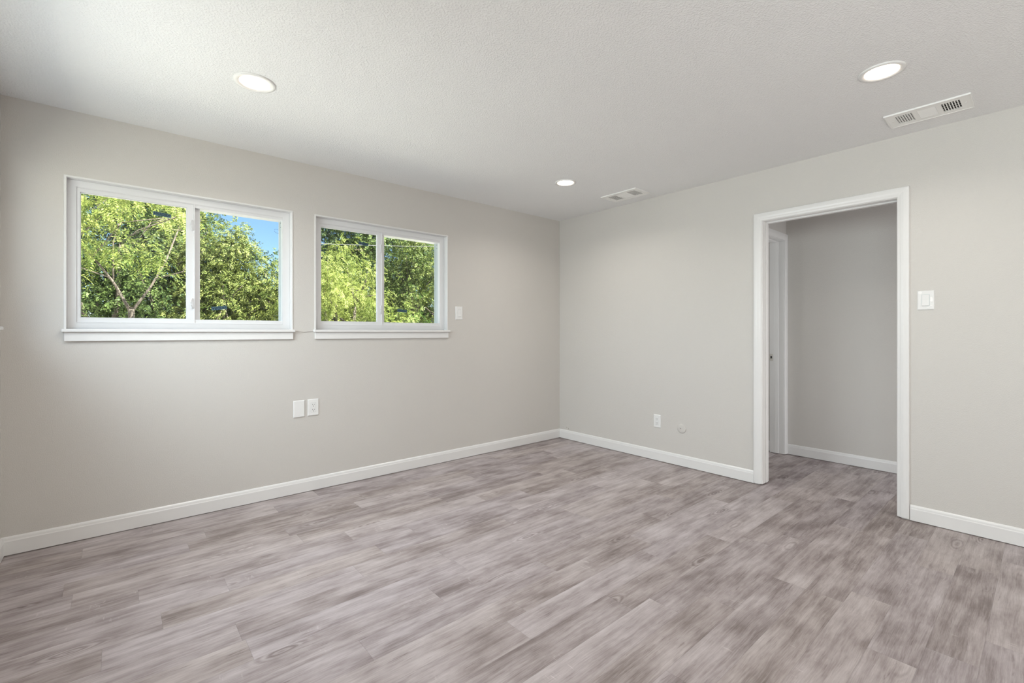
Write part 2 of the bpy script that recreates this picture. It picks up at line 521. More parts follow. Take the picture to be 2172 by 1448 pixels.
# ---- baseboards
def bb_prof(s, base=0.0, z0=0.004):
    """(depth, height) profile, s = direction out of the wall"""
    T, Hh = 0.0125, 0.100
    pts = [(0, z0), (T, z0), (T, 0.076), (T * 0.86, 0.0795), (T * 0.80, 0.083), (T * 0.74, 0.089),
           (T * 0.55, 0.0950), (T * 0.30, 0.0985), (0, Hh)]
    return [(base + s * d, h) for d, h in pts]
def base_x(name, x0, x1, y, s, label):
    mb = MB(); mb.extrude(bb_prof(s, y), x0, x1, 'x')
    struct(mb.build(name, M['trim']), label, 'baseboard')
def base_y(name, y0, y1, x, s, label):
    mb = MB(); mb.extrude(bb_prof(s, x), y0, y1, 'y')
    struct(mb.build(name, M['trim']), label, 'baseboard')
base_x('baseboard_left', XL, 0, 0, -1, 'white baseboard along the window wall')
base_y('baseboard_right', D1[1] + 0.062, -0.0125, 0, -1, 'white baseboard between the corner and the doorway')
base_y('baseboard_right_front', YB, D1[0] - 0.066, 0, -1, 'white baseboard right of the doorway, under the rocker switch')
base_y('baseboard_side', YB, -0.0125, XL, 1, 'white baseboard of the side wall')
base_y('baseboard_hallway', -4.63, -1.945, HX, -1, 'white baseboard seen through the doorway')
base_y('baseboard_hallway_inner', -1.805, 0.38, HX, -1, 'sliver of white baseboard beyond the inner door frame')
base_y('baseboard_hallway_near', -4.63, D1[0] - 0.066, 0.115, 1, 'white baseboard on the hallway side of the right wall')

# ---- door frames
def casing_prof(w, s=-1):
    """ranch casing: (across from inner edge, out of the wall)"""
    T = 0.018
    return [(0, 0), (0, 0.008), (0.003, 0.0105), (0.007, 0.0115), (0.012, 0.0125), (0.020, 0.0155), (0.032, T),
            (0.046, T), (w - 0.003, T - 0.001), (w, T - 0.004), (w, 0)]

def door_frame(name, a0, a1, zt, wd, T, label, zb=0.010, clip_hi=None, wall_t=0.12, stop=(0.055, 0.092), strike=False, sw=0.011):
    """door frame; T maps (a, depth, z): depth < 0 towards the room, > 0 into the wall"""
    root = empty(name, T((a0 + a1) / 2, 0, 0))
    struct(root, label, 'door frame')
    pr = casing_prof(wd)
    rev = 0.003
    # left and right legs, mitred at the head
    for s, a, nm in ((1, a1 + rev, 'casing'), (-1, a0 - rev, 'casing')):
        wclip = wd if not (clip_hi and s == 1) else clip_hi - a
        mb = MB(T)
        vs = []
        for p, d in pr:
            p2 = min(p, wclip)
            vs.append((a + s * p2, -d, zb))
        for p, d in pr:
            p2 = min(p, wclip)
            vs.append((a + s * p2, -d, zt + rev + p2))
        n = len(pr)
        mb.add(vs, [(i, (i + 1) % n, n + (i + 1) % n, n + i) for i in range(n)] + [tuple(range(n)), tuple(range(n, 2 * n))])
        mb.build(nm, M['trim'], root)
    mb = MB(T)
    vs = []
    for p, d in pr: vs.append((a0 - rev - p, -d, zt + rev + p))
    for p, d in pr: vs.append((a1 + rev + (min(p, clip_hi - a1 - rev) if clip_hi else p), -d, zt + rev + p))
    n = len(pr)
    mb.add(vs, [(i, (i + 1) % n, n + (i + 1) % n, n + i) for i in range(n)] + [tuple(range(n)), tuple(range(n, 2 * n))])
    mb.build('head_casing', M['trim'], root)
    # jambs
    jt = 0.0215
    jl = None
    for nm, x0, x1 in (('jamb', a0 - jt, a0), ('jamb', a1, a1 + jt)):
        mb = MB(T); mb.box(x0, x1, -0.001, wall_t + 0.001, zb - 0.002, zt + jt)
        jl = mb.build(nm, M['trim'], root, bevel=0.0012)
    mb = MB(T); mb.box(a0, a1, -0.001, wall_t + 0.001, zt, zt + jt)
    mb.build('head_jamb', M['trim'], root, bevel=0.0012)
    mb = MB(T); mb.box(a0, a0 + sw, stop[0], stop[1], zb, zt)
    mb.build('door_stop', M['trim'], root, bevel=0.002)
    mb = MB(T); mb.box(a1 - sw, a1, stop[0], stop[1], zb, zt)
    mb.build('door_stop', M['trim'], root, bevel=0.002)
    mb = MB(T); mb.box(a0 + sw, a1 - sw, stop[0], stop[1], zt - 0.011, zt)
    mb.build('head_stop', M['trim'], root, bevel=0.002)
    # casing on the far side of the wall
    for s, a in ((1, a1 + rev), (-1, a0 - rev)):
        if clip_hi and s == 1: continue
        mb = MB(T)
        vs = [(a + s * p, wall_t + d, z) for z in (zb, None) for p, d in pr for z in [z if z is not None else zt + rev + p]]
        mb.add(vs, [(i, (i + 1) % n, n + (i + 1) % n, n + i) for i in range(n)] + [tuple(range(n)), tuple(range(n, 2 * n))])
        mb.build('casing', M['trim'], root)
    if strike:
        mb = MB(T)
        a = a1
        mb.box(a - 0.0022, a, 0.098, wall_t + 0.004, 0.905, 0.972)
        mb.box(a - 0.006, a - 0.0005, wall_t + 0.001, wall_t + 0.010, 0.920, 0.958)
        sp = mb.build('strike_plate', M['metal'], root, bevel=0.0008)
        tag(sp, 'nickel strike plate')
        mb = MB(T); mb.box(a - 0.0028, a - 0.0021, 0.104, 0.118, 0.928, 0.950)
        mb.build('latch_hole', M['slot'], sp)
        for zz in (0.913, 0.964):
            mb = MB(T); mb.box(a - 0.0030, a - 0.0021, 0.109, 0.115, zz - 0.003, zz + 0.003)
            mb.build('screw', M['screw'], sp, bevel=0.0012)
    return root

door_frame('door_1', D1[0], D1[1], D1[2], 0.060, lambda a, d, z: (d, a, z),
           'white cased doorway without a door in the right wall', wall_t=0.115, stop=(0.050, 0.084), sw=0.007)
door_frame('door_2', D2[0], D2[1], D2[2], 0.062, lambda a, d, z: (a, -1.930 + d, z),
           'inner white door frame with strike plate, seen inside the doorway',
           clip_hi=HX, wall_t=0.125, stop=(0.045, 0.080), strike=True, zb=0.006)

# ---- windows
def window(name, x0, x1, z0, z1, T, label, mull, tabs=True):
    """horizontal slider; T maps (a, depth outwards, z)"""
    root = empty(name, T((x0 + x1) / 2, 0.05, z0))
    struct(root, label, 'window')
    B = 0.017                                        # jamb board thickness
    # jamb boards lining the hole, edge flush with the wall
    mb = MB(T); mb.ring(x0 - 0.0005, x1 + 0.0005, z0 - 0.018, z1 + 0.0005, 0.011, 0.011, 0.018, 0.011, -0.004, WT - 0.02)
    mb.build('jamb_lining', M['trim'], root, bevel=0.0022)
    # stool and apron
    mb = MB(T)
    mb.box(x0 - 0.010, x1 + 0.010, -0.030, 0.052, z0 - 0.019, z0)
    mb.build('stool', M['trim'], root, bevel=0.005, seg=3)
    mb = MB(T); mb.box(x0 + 0.001, x1 - 0.001, -0.0145, 0.0005, z0 - 0.071, z0 - 0.0185)
    mb.build('apron', M['trim'], root, bevel=0.0025)
    a0, a1, b0, b1 = x0 + B, x1 - B, z0, z1 - B
    # main vinyl frame: face at depth .045
    f = MB(T)
    f.ring(a0 - 0.006, a1 + 0.006, b0, b1 + 0.006, 0.034, 0.047, 0.036, 0.036, 0.045, 0.138)
    f.ring(a0 + 0.028, a1 - 0.0415, b0 + 0.0365, b1 - 0.0305, 0.004, 0.001, 0.004, 0.004, 0.0450, 0.0500)
    fr = f.build('window_frame', M['vinyl'], root, bevel=0.0015)
    # deeper header and sill fill of the fixed lite, right half
    f = MB(T)
    f.box(mull, a1 - 0.038, 0.050, 0.134, b1 - 0.052, b1 - 0.028)
    f.box(mull, a1 - 0.038, 0.050, 0.134, b0 + 0.034, b0 + 0.064)
    f.build('frame_filler', M['vinyl'], root, bevel=0.0015)
    # grey outer screen track right of the fixed lite
    f = MB(T); f.box(a1 - 0.0430, a1 - 0.0405, 0.086, 0.130, b0 + 0.064, b1 - 0.052)
    f.build('screen_track', M['track'], root)
    f = MB(T); f.box(a1 - 0.0470, a1 - 0.0405, 0.1300, 0.1360, b0 + 0.064, b1 - 0.052)
    f.build('glazing_bead', M['vinyl'], root, bevel=0.001)
    # sliding sash on the left, nearer the room
    s = MB(T)
    sx0, sx1, sz0, sz1 = a0 + 0.026, mull + 0.004, b0 + 0.034, b1 - 0.028
    s.ring(sx0, sx1, sz0, sz1, 0.022, 0.040, 0.031, 0.029, 0.052, 0.078)
    s.ring(sx0 + 0.022, sx1 - 0.040, sz0 + 0.031, sz1 - 0.029, 0.003, 0.003, 0.003, 0.003, 0.0575, 0.0725)
    sash = s.build('sliding_sash', M['vinyl'], root, bevel=0.0018)
    g = MB(T); g.box(sx0 + 0.024, sx1 - 0.042, 0.0640, 0.0670, sz0 + 0.033, sz1 - 0.031)
    g.build('pane', M['glass'], sash)
    # fixed lite with its meeting stile
    s = MB(T); s.box(mull + 0.0055, mull + 0.039, 0.080, 0.130, b0 + 0.064, b1 - 0.052)
    s.build('meeting_stile', M['vinyl'], root, bevel=0.0018)
    s = MB(T); s.box(mull + 0.0000, mull + 0.0080, 0.046, 0.082, b0 + 0.036, b1 - 0.030)
    s.build('interlock', M['vinyl'], root, bevel=0.0015)
    g = MB(T); g.box(mull + 0.037, a1 - 0.0425, 0.1180, 0.1210, b0 + 0.0625, b1 - 0.0505)
    g.build('pane', M['glass'], root)
    # two latches on the meeting rail
    for zz in (b0 + 0.170, b1 - 0.170):
        l = MB(T)
        pts = [(-0.002, 0.044, 0.034), (-0.008, 0.036, 0.022), (-0.012, 0.030, 0.004), (-0.009, 0.030, -0.012),
               (-0.003, 0.036, -0.026), (0.001, 0.044, -0.034)]
        l.tube([(mull - 0.006 + p[0], p[1], zz + p[2]) for p in pts], [0.0022, 0.0038, 0.0045, 0.0045, 0.0038, 0.0022], 8)
        l.box(mull - 0.013, mull + 0.003, 0.046, 0.0525, zz - 0.034, zz + 0.034)
        l.build('sash_latch', M['vinyl'], root, bevel=0.002)
    if tabs:
        for zz in (b0 + 0.090, b1 - 0.120):
            l = MB(T)
            c = a1 - 0.047
            pts = [(c, 0.135, zz + 0.010), (c - 0.008, 0.137, zz + 0.016), (c - 0.025, 0.141, zz + 0.015),
                   (c - 0.027, 0.141, zz - 0.002), (c - 0.014, 0.138, zz - 0.011), (c, 0.135, zz - 0.015)]
            l.tube(pts, 0.0011, 6)
            l.build('screen_pull', M['tab'], root)
        for zz in (b1 - 0.062, b1 - 0.092):
            l = MB(T); l.box(a1 - 0.0440, a1 - 0.0405, 0.088, 0.1000, zz - 0.004, zz)
            l.build('glazing_clip', M['slot'], root)
    return root

TW = lambda a, d, z: (a, d, z)
TS = lambda a, d, z: (XL - d, a, z)
win1 = window('window_1', *W1, TW, 'wide white sliding window at the left end of the window wall', -3.419)
win2 = window('window_2', *W2, TW, 'white sliding window nearer the corner, beside the light switch', -2.112)
window('window_3', *W3, TS, 'window of the side wall, only its white sill end in view', -1.00, tabs=False)
window('added_window_4', *W4, TS, 'unseen window added to the side wall behind the camera for its fill light', -4.55, tabs=False)

# ---- small flaws of the wall
mb = MB()
pts = [(-2.800, 1.193), (-2.770, 1.1885), (-2.745, 1.186), (-2.725, 1.1875), (-2.705, 1.1885), (-2.678, 1.1895)]
mb.tube([(x, -0.0003, z) for x, z in pts], [0.0004, 0.0009, 0.0011, 0.0015, 0.0016, 0.0012], 6)
tag(mb.build('crack', M['gap'], wl), 'dark hairline crack between the two windows')
mb = MB()
for pts in ([(-0.100, 0.1335), (-0.108, 0.1305), (-0.117, 0.130)], [(-0.130, 0.126), (-0.134, 0.119), (-0.137, 0.110)]):
    mb.tube([(-0.0003, y, z) for y, z in pts], [0.0010, 0.0018, 0.0010], 6)
tag(mb.build('scuff', M['scuff'], wr), 'two small dark scuffs just above the baseboard')

# ================================================================ THINGS
# ---- recessed downlights
def downlight(x, y, label, R=0.092):
    root = empty('recessed_downlight', (x, y, H))
    tag(root, label, 'ceiling light', 'recessed ceiling lights')
    mb = MB()
    mb.lathe((x, y, H), [(R, 0.0), (R - 0.001, -0.004), (R - 0.006, -0.0065), (R - 0.014, -0.0065), (0.0690, -0.0040),
                         (0.0675, -0.0015), (0.0675, 0.0)], 64)
    # drop the caps: keep only the lathed ring
    mb.f = [f for f in mb.f if len(f) == 4]; mb.sm = mb.sm[:len(mb.f)]
    mb.build('trim_ring', M['plate'], root)
    mb = MB()
    mb.lathe((x, y, H), [(0.0675, -0.0016), (0.065, -0.0028), (0.045, -0.0040), (0.0, -0.0042)], 64)
    ln = mb.build('lens', M['lens'], root)
    l = lamp('downlight_lamp', 'AREA', (0, 0, -0.012), DOWN_W, (1.0, 0.955, 0.90), shape='DISK', size=0.13, spread=math.radians(150))
    l.parent = root
    return root
downlight(*DOWNLIGHTS[0], 'lit round recessed light above the two-window wall, on the left of the ceiling', 0.095)
downlight(*DOWNLIGHTS[1], 'lit round recessed light nearest the larger ceiling vent, top right')
downlight(*DOWNLIGHTS[2], 'lit round recessed light near the far corner, beside the smaller vent', 0.088)
downlight(*DOWNLIGHTS[3], 'lit round recessed light directly above the camera, out of the photo')

# ---- ceiling vents
def vent(x0, x1, y0, y1, label):
    """supply register: three louvre banks along Y"""
    root = empty('ceiling_vent', ((x0 + x1) / 2, (y0 + y1) / 2, H))
    tag(root, label, 'ceiling vent', 'white ceiling supply vents')
    L_ = y1 - y0; Wd = x1 - x0
    m = 0.040
    bank = (L_ - 0.080 - 2 * 0.020) / 3
    banks = [(y0 + 0.040 + k * (bank + 0.020), y0 + 0.040 + k * (bank + 0.020) + bank) for k in range(3)]
    # face plate: boxes round the openings, with a turned-down rim
    mb = MB()
    zt, zb = H, H - 0.0075
    xs0, xs1 = x0 + m, x1 - m
    mb.box(x0, xs0, y0, y1, zb, zt); mb.box(xs1, x1, y0, y1, zb, zt)
    cur = y0
    for a, b in banks:
        mb.box(xs0, xs1, cur, a, zb, zt); cur = b
    mb.box(xs0, xs1, cur, y1, zb, zt)
    # sloping outer lip
    for (a, b, c, d) in ((x0 - 0.004, x0 + 0.001, y0 - 0.004, y1 + 0.004), (x1 - 0.001, x1 + 0.004, y0 - 0.004, y1 + 0.004),
                         (x0, x1, y0 - 0.004, y0 + 0.001), (x0, x1, y1 - 0.001, y1 + 0.004)):
        mb.box(a, b, c, d, H - 0.0090, H - 0.0005)
    mb.build('face_plate', M['vent'], root)
    mb = MB()
    for a, b in banks: mb.box(xs0 + 0.001, xs1 - 0.001, a + 0.001, b - 0.001, H - 0.0006, H - 0.0002)
    mb.build('duct_opening', M['duct'], root)
    for k, (a, b) in enumerate(banks):
        mb = MB()
        def blade(p, q):              # thin slanted blade between two edges (each two corners)
            vs = list(p) + list(q)
            up = [(v[0], v[1], v[2] + 0.0007) for v in vs]
            mb.add(vs + up, [(0, 1, 2, 3), (7, 6, 5, 4), (0, 4, 5, 1), (1, 5, 6, 2), (2, 6, 7, 3), (3, 7, 4, 0)])
        if k == 1:                    # middle bank: fine overlapping blades along Y
            n = 9
            for i in range(n):
                x = xs0 + (i + 0.5) * (xs1 - xs0) / n
                blade([(x - 0.0055, a, H - 0.0020), (x + 0.0050, a, H - 0.0072)], [(x + 0.0050, b, H - 0.0072), (x - 0.0055, b, H - 0.0020)])
        else:                         # end banks: flat bars across with slanted blades behind
            n = 7
            pitch = (b - a) / n
            for i in range(n + 1):
                y = a + i * pitch
                ya, yb = max(a, y - pitch * 0.20), min(b, y + pitch * 0.20)
                mb.box(xs0, xs1, ya, yb, H - 0.0072, H - 0.0062)
            for i in range(n):
                y = a + (i + 0.5) * pitch
                if k == 2: blade([(xs0, y - pitch * 0.34, H - 0.0050), (xs0, y + pitch * 0.20, H - 0.0030)],
                                 [(xs1, y + pitch * 0.20, H - 0.0030), (xs1, y - pitch * 0.34, H - 0.0050)])
                else: blade([(xs0, y - pitch * 0.36, H - 0.0060), (xs0, y - pitch * 0.26, H - 0.0012)],
                            [(xs1, y - pitch * 0.26, H - 0.0012), (xs1, y - pitch * 0.36, H - 0.0060)])
            for i in range(1, 4):
                x = xs0 + i * (xs1 - xs0) / 4
                mb.box(x - 0.0008, x + 0.0008, a, b, H - 0.0026, H - 0.0012)
        mb.build('louver_bank', M['vent'], root)
    for y in (y0 + 0.022, y1 - 0.022):
        mb = MB(); mb.lathe(((x0 + x1) / 2, y, H), [(0.0045, -0.0070), (0.0040, -0.0092), (0.0, -0.0098)], 14)
        mb.build('screw', M['screw'], root)
    return root
vent(-0.413, -0.203, -3.334, -2.980, 'larger-looking white ceiling vent at top right, with dark open louvres')
vent(-0.388, -0.168, -1.268, -0.898, 'small-looking white ceiling vent near the far corner above the right wall')

# ---- wall plates
def TWp(x, z):      # plate on the window wall
    return lambda a, d, h: (x + a, -d, z + h)
def TRp(y, z):      # plate on the right wall; a runs to the right in view
    return lambda a, d, h: (-d, y - a, z + h)

def plate(name, T, label, cat, kind, w=0.079, h=0.124, group=None):
    root = empty(name, T(0, 0, 0))
    tag(root, label, cat, group)
    mb = MB(T)
    w2, h2, t, c = w / 2, h / 2, 0.0065, 0.0045
    mb.add([(-w2, 0, -h2), (w2, 0, -h2), (w2, 0, h2), (-w2, 0, h2),
            (-w2, t * .45, -h2), (w2, t * .45, -h2), (w2, t * .45, h2), (-w2, t * .45, h2),
            (-w2 + c, t, -h2 + c), (w2 - c, t, -h2 + c), (w2 - c, t, h2 - c), (-w2 + c, t, h2 - c)],
           [(3, 2, 1, 0), (0, 1, 5, 4), (1, 2, 6, 5), (2, 3, 7, 6), (3, 0, 4, 7),
            (4, 5, 9, 8), (5, 6, 10, 9), (6, 7, 11, 10), (7, 4, 8, 11), (8, 9, 10, 11)])
    pl = mb.build('cover_plate', M['plate'], root, bevel=0.0008)
    t0 = t
    if kind == 'blank':
        for s in (-1, 1):
            mb = MB(T); mb.lathe((0, t0, s * h * 0.36), [(0.0030, 0.0), (0.0026, 0.0006), (0, 0.0009)], 12, 'y')
            mb.build('screw', M['screw'], root)
    if kind == 'outlet':
        mb = MB(T); mb.ring(-0.0185, 0.0185, -0.0355, 0.0355, 0.0012, 0.0012, 0.0012, 0.0012, t0 - 0.0004, t0 + 0.0003)
        mb.build('face_gap', M['track'], root)
        mb = MB(T); mb.box(-0.0170, 0.0170, t0 - 0.001, t0 + 0.0016, -0.0340, 0.0340)
        rc = mb.build('receptacle', M['plate'], root, bevel=0.001)
        for s in (-1, 1):
            zc = s * 0.0185
            for x, hh in ((-0.0065, 0.0050), (0.0065, 0.0040)):
                mb = MB(T); mb.box(x - 0.0012, x + 0.0012, t0 + 0.0013, t0 + 0.0019, zc + 0.003 - hh / 1.2, zc + 0.003 + hh)
                mb.build('slot', M['slot'], rc)
            mb = MB(T); mb.lathe((0, t0 + 0.0012, zc - 0.0085), [(0.0028, 0), (0.0028, 0.0008), (0, 0.0008)], 12, 'y')
            mb.build('ground_hole', M['slot'], rc)
    if kind == 'rocker':
        mb = MB(T); mb.ring(-0.0185, 0.0185, -0.0355, 0.0355, 0.0014, 0.0014, 0.0014, 0.0014, t0 - 0.0004, t0 + 0.0003)
        mb.build('face_gap', M['track'], root)
        mb = MB(T)
        mb.add([(-0.0168, t0 - .001, -0.0338), (0.0168, t0 - .001, -0.0338), (0.0168, t0 - .001, 0.0338), (-0.0168, t0 - .001, 0.0338),
                (-0.0168, t0 + .0050, -0.0338), (0.0168, t0 + .0050, -0.0338), (0.0168, t0 + .0008, 0.0), (-0.0168, t0 + .0008, 0.0),
                (0.0168, t0 + .0020, 0.0338), (-0.0168, t0 + .0020, 0.0338)],
               [(3, 2, 1, 0), (0, 1, 5, 4), (4, 5, 6, 7), (7, 6, 8, 9), (9, 8, 2, 3), (1, 2, 8, 6, 5), (0, 4, 7, 9, 3)])
        mb.build('rocker', M['plate'], root, bevel=0.0008)
    return root

sw = plate('light_switch', TWp(-1.3645, 1.3645), 'white rocker light switch just right of the smaller window', 'light switch', 'rocker')
plate('blank_plate', TWp(-2.7805, 0.6205), 'plain white blank wall plate low under the windows', 'wall plate', 'blank')
plate('wall_outlet', TWp(-2.680, 0.6225), 'white power outlet right next to the blank plate', 'outlet', 'outlet', group='white power outlets')
plate('wall_outlet', TRp(-1.241, 0.3645), 'white power outlet low on the right wall, left of the round plate', 'outlet', 'outlet', w=0.074, h=0.119, group='white power outlets')
sw2 = plate('light_switch', TRp(-3.1075, 1.3835), 'white rocker switch right of the doorway with paint smeared on its plate', 'light switch', 'rocker', w=0.080, h=0.119)
# paint smears on that switch plate
def blob(cx, cz, pts, d=0.0066):
    mb = MB(TRp(-3.1075, 1.3835))
    vs = [(cx + x * 0.001, d + 0.0012, cz + z * 0.001) for x, z in pts]
    vs2 = [(cx + x * 0.00112, d - 0.0002, cz + z * 0.00112) for x, z in pts]
    n = len(pts)
    mb.add(vs + vs2, [tuple(range(n))] + [(i, n + i, n + (i + 1) % n, (i + 1) % n) for i in range(n)])
    tag(mb.build('paint_smear', M['spackle'], sw2), 'glossy white paint smear')
blob(-0.026, 0.046, [(-9, 4), (-4, 9), (5, 8), (9, 2), (6, -7), (0, -9), (-7, -5)])
blob(0.026, 0.002, [(-5, 14), (2, 16), (6, 8), (7, -4), (4, -14), (-3, -12), (-7, -6), (-4, 2)])
blob(0.016, -0.040, [(-10, -6), (-4, -8), (4, -2), (12, 6), (9, 9), (0, 3), (-8, -1)])

# round coax plate
root = empty('coax_plate', (0, -1.483, 0.333))
tag(root, 'round greige cable cover plate with a dark centre hole, right of the low outlet', 'cable plate')
mb = MB(); mb.lathe((0, -1.483, 0.333), [(0.042, 0.0), (0.042, -0.003), (0.039, -0.0055), (0.030, -0.0075), (0.016, -0.0085), (0.0, -0.0088)], 40, 'x')
mb.build('cover_disc', M['wall'], root)
mb = MB(); mb.lathe((0, -1.478, 0.336), [(0.0065, -0.0080), (0.0065, -0.0120), (0.0045, -0.0125), (0.0, -0.0125)], 18, 'x')
cn = mb.build('connector', M['wall'], root)
mb = MB(); mb.lathe((0, -1.478, 0.336), [(0.0030, -0.0124), (0.0030, -0.0130), (0, -0.0130)], 12, 'x')
mb.build('centre_hole', M['slot'], cn)

# ---- stickers on the glass
def text_mesh(name, body, size, mat, parent, loc, rot, flip):
    cu = bpy.data.curves.new(name, 'FONT')
    cu.body = body; cu.size = size; cu.align_x = 'CENTER'; cu.align_y = 'CENTER'; cu.extrude = 0.00015; cu.offset = size * 0.012
    tmp = bpy.data.objects.new('tmp', cu); COL.objects.link(tmp)
    bpy.context.view_layer.update()
    me = bpy.data.meshes.new_from_object(tmp.evaluated_get(bpy.context.evaluated_depsgraph_get()))
    bpy.data.objects.remove(tmp)
    n = len(me.vertices)
    co = np.empty(n * 3, dtype=np.float32); me.vertices.foreach_get('co', co)
    co = co.reshape(-1, 3); co[:, 1 if flip else 0] *= -1      # stuck on from outside: reads reversed from the room
    co[:, 0] *= 1.0
    me.vertices.foreach_set('co', co.ravel()); me.update()
    me.materials.clear(); me.materials.append(mat)
    o = bpy.data.objects.new(name, me); COL.objects.link(o)
    o.parent = parent; o.location = loc; o.rotation_euler = rot
    return o

def sticker(name, x, y, z, w, h, tilt, mat, label, text=None, flip=False, shape=None, group=None):
    root_loc = (x, y, z)
    mb = MB()
    c, s = math.cos(tilt), math.sin(tilt)
    out = shape or [(-.5, -.5), (.5, -.5), (.5, .5), (-.5, .5)]
    pts = [(x + (a * w * c - b * h * s), z + (a * w * s + b * h * c)) for a, b in out]
    n = len(pts)
    mb.add([(p, y, q) for p, q in pts] + [(p, y + 0.0004, q) for p, q in pts],
           [tuple(range(n)), tuple(range(2 * n - 1, n - 1, -1))] + [(i, n + i, n + (i + 1) % n, (i + 1) % n) for i in range(n)])
    o = mb.build(name, mat, None, loc=root_loc)
    tag(o, label, 'sticker', group)
    if text:
        text_mesh('lettering', text, h * 0.98, M['blue_ink'], o, (0, -0.0003, 0), (PI / 2, -tilt, 0), flip)
    return o

GL1, GR1 = 0.0632, 0.1172     # inner faces of the panes
def onp(px, py, Y):
    """position on the glass of a point measured in the photograph"""
    a = (px - 1086.0) / 979; b = -(py - 704.5) / 979
    fx, fy, rx, ry = 0.6515035, 0.7586456, 0.7586456, -0.6515035
    dx, dy = fx + a * rx, fy + a * ry
    t = (Y - CY) / dy
    return CX + t * dx, CZ + t * b
G = 'blue stickers left on the window panes'
x, z = onp(344, 455, GL1); sticker('glass_sticker', x, GL1, z, 0.092, 0.024, -0.09, M['blue'],
    'blue sticker with reversed lettering at the top of the left pane of the wide window', 'ARGON', group=G)
x, z = onp(465, 653, GR1); sticker('glass_sticker', x, GR1, z, 0.092, 0.024, 0.13, M['blue'],
    'blue sticker with upside-down lettering, low on the right pane of the wide window', 'ARGON', True, group=G)
x, z = onp(771, 517, GL1); sticker('glass_sticker', x, GL1, z, 0.082, 0.024, -0.09, M['blue'],
    'blue sticker with reversed lettering at the top of the left pane of the smaller window', 'ARGON', group=G)
x, z = onp(853, 659, GR1); sticker('glass_sticker', x, GR1, z, 0.092, 0.024, -0.08, M['blue'],
    'blue sticker with upside-down lettering, low on the right pane of the smaller window', 'ARGON', True, group=G)

# ================================================================ OUTDOORS
GZ = -0.45
mb = MB(); mb.box(-40, 40, -40, 60, GZ - 0.3, GZ)
struct(mb.build('ground', M['concrete']), 'pale ground outside the house', 'ground')

def leaf_mat(name, dark, light, trans=0.30, rough=0.55):
    m, n, p, L = new_mat(name)
    N = n.nodes
    at = N.new('ShaderNodeAttribute'); at.attribute_name = 'tint'
    mx = N.new('ShaderNodeMix'); mx.data_type = 'RGBA'
    mx.inputs['A'].default_value = (*dark, 1); mx.inputs['B'].default_value = (*light, 1)
    L.new(at.outputs['Fac'], mx.inputs['Factor'])
    L.new(mx.outputs['Result'], p.inputs['Base Color'])
    p.inputs['Roughness'].default_value = rough
    p.inputs['Specular IOR Level'].default_value = 0.3
    tl = N.new('ShaderNodeBsdfTranslucent'); L.new(mx.outputs['Result'], tl.inputs['Color'])
    ms = N.new('ShaderNodeMixShader'); ms.inputs[0].default_value = trans
    L.new(p.outputs[0], ms.inputs[1]); L.new(tl.outputs[0], ms.inputs[2])
    L.new(ms.outputs[0], N['Material Output'].inputs['Surface'])
    return m
M['leaf_light'] = leaf_mat('bright_yellow_green_leaf', (0.062, 0.115, 0.013), (0.34, 0.385, 0.105))
M['leaf_mid'] = leaf_mat('mid_green_leaf', (0.038, 0.078, 0.012), (0.28, 0.315, 0.095))
M['leaf_dark'] = leaf_mat('deep_green_leaf', (0.018, 0.042, 0.012), (0.150, 0.210, 0.060))
def bark_mat():
    m, n, p, L = new_mat('grey_tan_bark')
    N = n.nodes
    g = N.new('ShaderNodeNewGeometry')
    mp = N.new('ShaderNodeMapping'); mp.inputs['Scale'].default_value = (1, 1, 0.25)
    nz = N.new('ShaderNodeTexNoise'); nz.inputs['Scale'].default_value = 55; nz.inputs['Detail'].default_value = 5
    L.new(g.outputs['Position'], mp.inputs[0]); L.new(mp.outputs[0], nz.inputs['Vector'])
    cr = N.new('ShaderNodeValToRGB')
    cr.color_ramp.elements[0].position = 0.35; cr.color_ramp.elements[0].color = (0.06, 0.045, 0.035, 1)
    cr.color_ramp.elements[1].position = 0.65; cr.color_ramp.elements[1].color = (0.15, 0.125, 0.10, 1)
    L.new(nz.outputs[0], cr.inputs[0]); L.new(cr.outputs[0], p.inputs['Base Color'])
    p.inputs['Roughness'].default_value = 0.85
    b = N.new('ShaderNodeBump'); b.inputs['Distance'].default_value = 0.006
    L.new(nz.outputs[0], b.inputs['Height']); L.new(b.outputs[0], p.inputs['Normal'])
    return m
M['bark'] = bark_mat()

